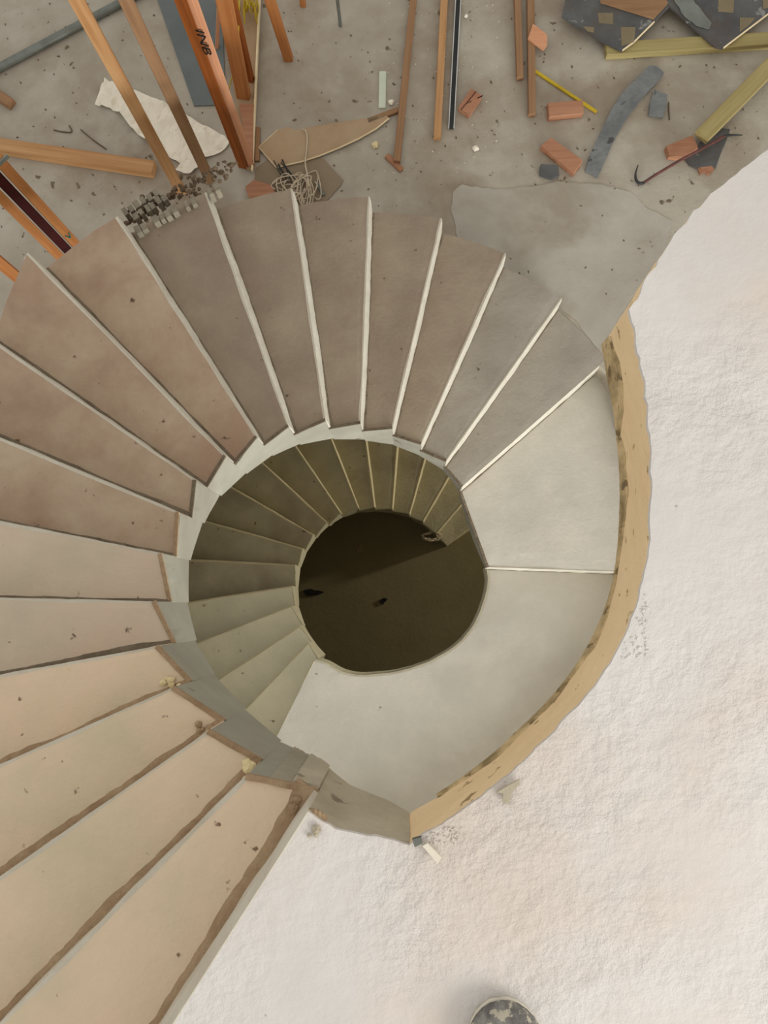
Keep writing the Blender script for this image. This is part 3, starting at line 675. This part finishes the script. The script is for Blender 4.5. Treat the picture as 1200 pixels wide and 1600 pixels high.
bm = bmesh.new(); tube(bm, smooth_path([F(450, 300, .09), F(470, 303, .08), F(474, 316, .08)], 4), .004, 5); obj('strand', bm, M['twine'], tc, smooth=True); bm = bmesh.new(); tube(bm, smooth_path([F(430, 296, .03), F(424, 290, .03), F(432, 280, .03), F(444, 277, .03)], 4), .0035, 5); obj('strand', bm, M['twine'], tc, smooth=True)
# twigs / wire beside the hardboard
bm = bmesh.new()
for k in range(7):
    x = 430+k*2.5; tube(bm, [F(x+random.uniform(-3, 3), 252+random.uniform(-4, 6), .03), F(x+18+random.uniform(-4, 4), 282+random.uniform(-8, 6), .035)], .003, 4)
obj('binding_wire', bm, M['darksteel'], None, 'short tangle of dark binding wire between the hardboards and coil', 'wire')
# yellow strapping
bm = bmesh.new(); random.seed(11)
for k in range(26):
    x0 = random.uniform(366, 402); y0 = random.uniform(-30, 5); L_ = random.uniform(18, 42); sw = random.uniform(-10, 10)
    tube(bm, smooth_path([F(x0, y0, .06+random.random()*.08), F(x0+sw*.5+random.uniform(-4, 4), y0+L_*.5, .10+random.random()*.08), F(min(402, x0+sw), min(38, y0+L_), .06+random.random()*.05)], 4), .004, 4)
obj('yellow_strapping', bm, M['yellow'], None, 'tangled bunch of yellow plastic strapping at the top edge', 'strapping')
bm = bmesh.new(); tube(bm, smooth_path([F(374, -20, .5), F(373, 40, .5), F(371, 84, .4), F(364, 115, .2), F(357, 142, .03)], 6), .004, 5)
obj('yellow_strap', bm, M['yellow'], None, 'single yellow strap hanging beside the lettered stud', 'strap')
# broken blocks beside the treads : stuck to the outer face of the flight
bk = thing('block_edging', 'broken row of small grey form blocks along the outside of the stair', 'blocks')
random.seed(5)
for row, (A_, B_, n) in enumerate([((214, 366), (345, 296), 14), ((203, 352), (262, 312), 7), ((194, 342), (250, 305), 6)]):
    zt = -10*H-.16 if row == 0 else -10*H-.20-.03*row
    for k in range(n):
        t = (k+.5)/n; x = A_[0]+(B_[0]-A_[0])*t+random.uniform(-1.2, 1.2); y = A_[1]+(B_[1]-A_[1])*t+random.uniform(-1.2, 1.2)-row
        p = U(x, y, zt); q0 = U(*A_, zt); q1 = U(*B_, zt); d = (q1-q0).normalized(); nrm = Vector((-d.y, d.x, 0))
        wd = random.uniform(.020, .028); dp = random.uniform(.028, .04)
        if random.random() < .1: continue
        bm = bmesh.new(); beam_bm(bm, p-nrm*dp/2, p+nrm*dp/2, wd, random.uniform(.05, .08), bev=.003); obj('block', bm, M['gblock'], bk)
bm = bmesh.new(); random.seed(21)
for k in range(170):
    t = random.random(); x = 200+165*t+random.gauss(0, 4); y = 350-80*t+random.gauss(0, 1)*9-10; lump(bm, U(x, y, -10*H-.26+random.uniform(-.02, .02)), random.uniform(.005, .015), .8, k)
obj('crumbly_mortar', bm, M['rubble'], bk, kind='stuff')
# formwork shelf between tread ends K-L (seen beside the third white riser)
# crumbs
def crumbs(name, label, n, zz, region, m, rmin, rmax, seed, avoid=None):
    random.seed(seed); bm = bmesh.new(); k = 0
    while k < n:
        x = random.uniform(region[0], region[2]); y = random.uniform(region[1], region[3])
        p = U(x, y, zz)
        if avoid and avoid(p, x, y): continue
        r_ = random.uniform(rmin, rmax)**1.0; g = bmesh.ops.create_icosphere(bm, subdivisions=1, radius=1); s_ = random.uniform(.5, 1); a_ = random.random()*3.14
        for v in g['verts']:
            c = v.co; X = c.x*r_*s_*1.6; Y = c.y*r_*.7; v.co = Vector((p.x+X*math.cos(a_)-Y*math.sin(a_), p.y+X*math.sin(a_)+Y*math.cos(a_), zz+r_*.35+c.z*r_*.4))
        k += 1
    return obj(name, bm, m, None, label, 'debris', kind='stuff')
out = lambda p, x, y: (p-CEN).to_2d().length < 1.75
crumbs('floor_crumbs', 'scattered dark mortar crumbs all over the middle floor', 420, ZF, (0, 0, 1190, 460), M['rubble'], .002, .008, 3, out)
crumbs('plaster_crumbs', 'scattered white plaster crumbs beside the battens on the middle floor', 150, ZF, (600, 0, 780, 280), M['paper'], .001, .005, 9, out)
for lab, px, r_ in (('small cream lump on the floor below the hardboard tip', (586, 226), .022), ('small white lump right of the tan batten end', (743, 232), .018), ('small white lump right of the steel channel, near the top', (728, 25), .014), ('small white lump by the pale strip foot', (611, 160), .018)):
    bm = bmesh.new(); lump(bm, F(*px, r_*.55), r_, .6, px[0]); obj('plaster_lump', bm, M['foam'] if 'cream' in lab else M['paper'], None, lab, 'lump')
for k, (pts, lab) in enumerate([([(126, 202), (135, 210), (150, 222), (166, 233)], 'thin bent dark wire lying right of the thick timber shadow, left of the paper'), ([(84, 203), (98, 206), (112, 206), (108, 196)], 'short hooked dark wire lying above the thick timber'), ([(1020, 158), (1045, 172), (1045, 188)], 'short thin wire beside the small curved form piece')]):
    if k == 2: pts = [(1045, 160), (1045, 172), (1046, 187)]
    bm = bmesh.new(); tube(bm, smooth_path([F(*q, .005) for q in pts], 4), .004, 5); obj('wire_scrap', bm, M['rubble'], None, lab, 'wire')
# cream foam, mortar clods at the tread ends
def clods(label, cx, cy, z, n, spread, rr, m, seed, name='mortar_clod', flat=.7):
    random.seed(seed); bm = bmesh.new()
    for k in range(n):
        a_ = random.random()*6.28; q = spread*math.sqrt(random.random()); p = U(cx+q*math.cos(a_), cy+q*math.sin(a_), z); r_ = rr*random.uniform(.5, 1.1)
        lump(bm, (p.x, p.y, z+r_*.35), r_, flat, k*3+seed)
    return obj(name, bm, m, None, label, 'mortar' if 'foam' not in name else 'foam', smooth=False)
clods('crumbly yellow-brown mortar clod on the inner tip of the fourth tread', 268, 1070, -4*H+.005, 9, 14, .014, M['foam'], 1)
clods('brown and white mortar clod on the inner tip of the first tread', 468, 1256, -H+.004, 9, 15, .013, M['dirt'], 2)
clods('brown mortar clod at the inner corner between third and second tread', 318, 1140, -3*H+.003, 7, 13, .011, M['dirt'], 5)
clods('two cream foam blobs on the inner tip of the second tread', 390, 1195, -2*H+.03, 2, 5, .022, M['foam'], 3, name='foam_blob', flat=.8)
clods('small cream foam dab just below the two blobs', 384, 1216, -2*H+.03, 2, 4, .013, M['foam'], 4, name='foam_blob', flat=.8)
clods("grey mortar clod on the slab rim beside the first tread", 494, 1303, .003, 8, 12, .007, M["raw"], 6)
# flakes along the slab rim
def flake(label, px, th, m, jag=.002):
    bm = bmesh.new(); prism(bm, [U(x, y, th+.006) for x, y in px], th, jag); return obj('plaster_flake', bm, m, None, label, 'flake')
flake('loose white plaster flake at the lower tip of the tan slab edge', [(660, 1322), (668, 1318), (690, 1340), (684, 1350)], .012, M['paper'])
flake('broken white plaster flake on the slab rim, midway along the lower curve', [(776, 1238), (790, 1230), (812, 1218), (812, 1226), (800, 1238), (796, 1256), (786, 1254), (786, 1240)], .008, M['raw'])
flake('small grey-white crumb flake right at the slab corner', [(644, 1312), (658, 1308), (660, 1318), (648, 1324)], .012, M['steel'])
crumbs('rim_crumbs', 'crumbled mortar along the white slab rim', 60, .0, (650, 1290, 720, 1318), M["plaster"], .001, .004, 13, lambda p, x, y: y < 1318-(x-650)*.62)
crumbs('rim_crumbs', 'crumbled mortar on the white slab by the right-hand rim', 70, .0, (962, 925, 1012, 1030), M["plaster"], .001, .004, 14, lambda p, x, y: x < 1010-(y-925)*.42)
# twine on the lowest step
tz = ll[16][2]
bm = bmesh.new(); random.seed(8)
for k in range(7):
    ph = random.random()*6; pts = [U(675+random.uniform(-5, 5)+13*math.cos(ph+j*.7), 838+6*math.sin(ph+j*.7)+random.uniform(-2, 2), tz+.10+.01*random.random()) for j in range(8)]
    tube(bm, smooth_path(pts, 3), .004, 5)
obj('twine_tangle', bm, M['twine'], None, 'tangle of twine on the last steps deep down the stairwell', 'twine', smooth=True)
# shoe toe at the bottom edge
so = thing('shoe', 'mottled grey knit shoe toe poking in at the bottom edge', 'shoe')
def foot(z0, z1, grow, m, name):
    bm = bmesh.new(); rings = []
    tipx, tipy = 782, 1567; A_ = U(tipx, tipy, .03); A_.z = 0; D = Vector((.12, -1, 0)).normalized(); Sd = Vector((D.y, -D.x, 0)); N_ = 26
    prof = []
    for i in range(13):
        t = (i/12)**1.8; L_ = .26*t; wd = (.074*math.sqrt(max(0, 1-(1-min(1, t/.34))**2))*(1-.18*max(0, t-.35))+.0005)+grow; ht = z0+(z1-z0)*(.001+math.sqrt(max(0, 1-(1-min(1, t/.42))**2)))*(1+.35*max(0, t-.4))
        c = A_+D*(L_-grow)
        rings.append([bm.verts.new(c+Sd*wd*math.cos(math.pi*k/12)+Vector((0, 0, z0+(ht-z0)*math.sin(math.pi*k/12)**.8 if 0 < k < 12 else z0))) for k in range(13)])
    for i in range(12):
        for k in range(12): bm.faces.new((rings[i][k], rings[i][k+1], rings[i+1][k+1], rings[i+1][k]))
        bm.faces.new((rings[i][0], rings[i+1][0], rings[i+1][12], rings[i][12]))
    bm.faces.new(rings[-1]); bm.faces.new(rings[0])
    return obj(name, bm, m, so, smooth=True)
foot(.001, .018, -.001, M['paper'], 'sole'); foot(.018, .062, 0, M['shoe'], 'upper')

clods('grey-brown mortar crumbs filling the notch between first tread and slab rim', 492, 1276, -.02, 14, 11, .012, M['dirt'], 16)
for k, (px, lab) in enumerate([([(474, 923), (486, 920), (507, 925), (496, 930), (478, 930)], 'flat dark scrap at the left side of the deep dark floor'), ([(592, 940), (600, 934), (606, 936), (598, 945)], 'small dark scrap in the middle of the deep floor'), ([(553, 852), (563, 849), (570, 858), (560, 864)], 'dark scrap in the darkest upper part of the deep floor')]):
    bm = bmesh.new(); prism(bm, [U(x, y, ZG+.012) for x, y in px], .011, .008); obj('dark_scrap', bm, M['black'] if k < 2 else M['grime'], None, lab, 'scrap')
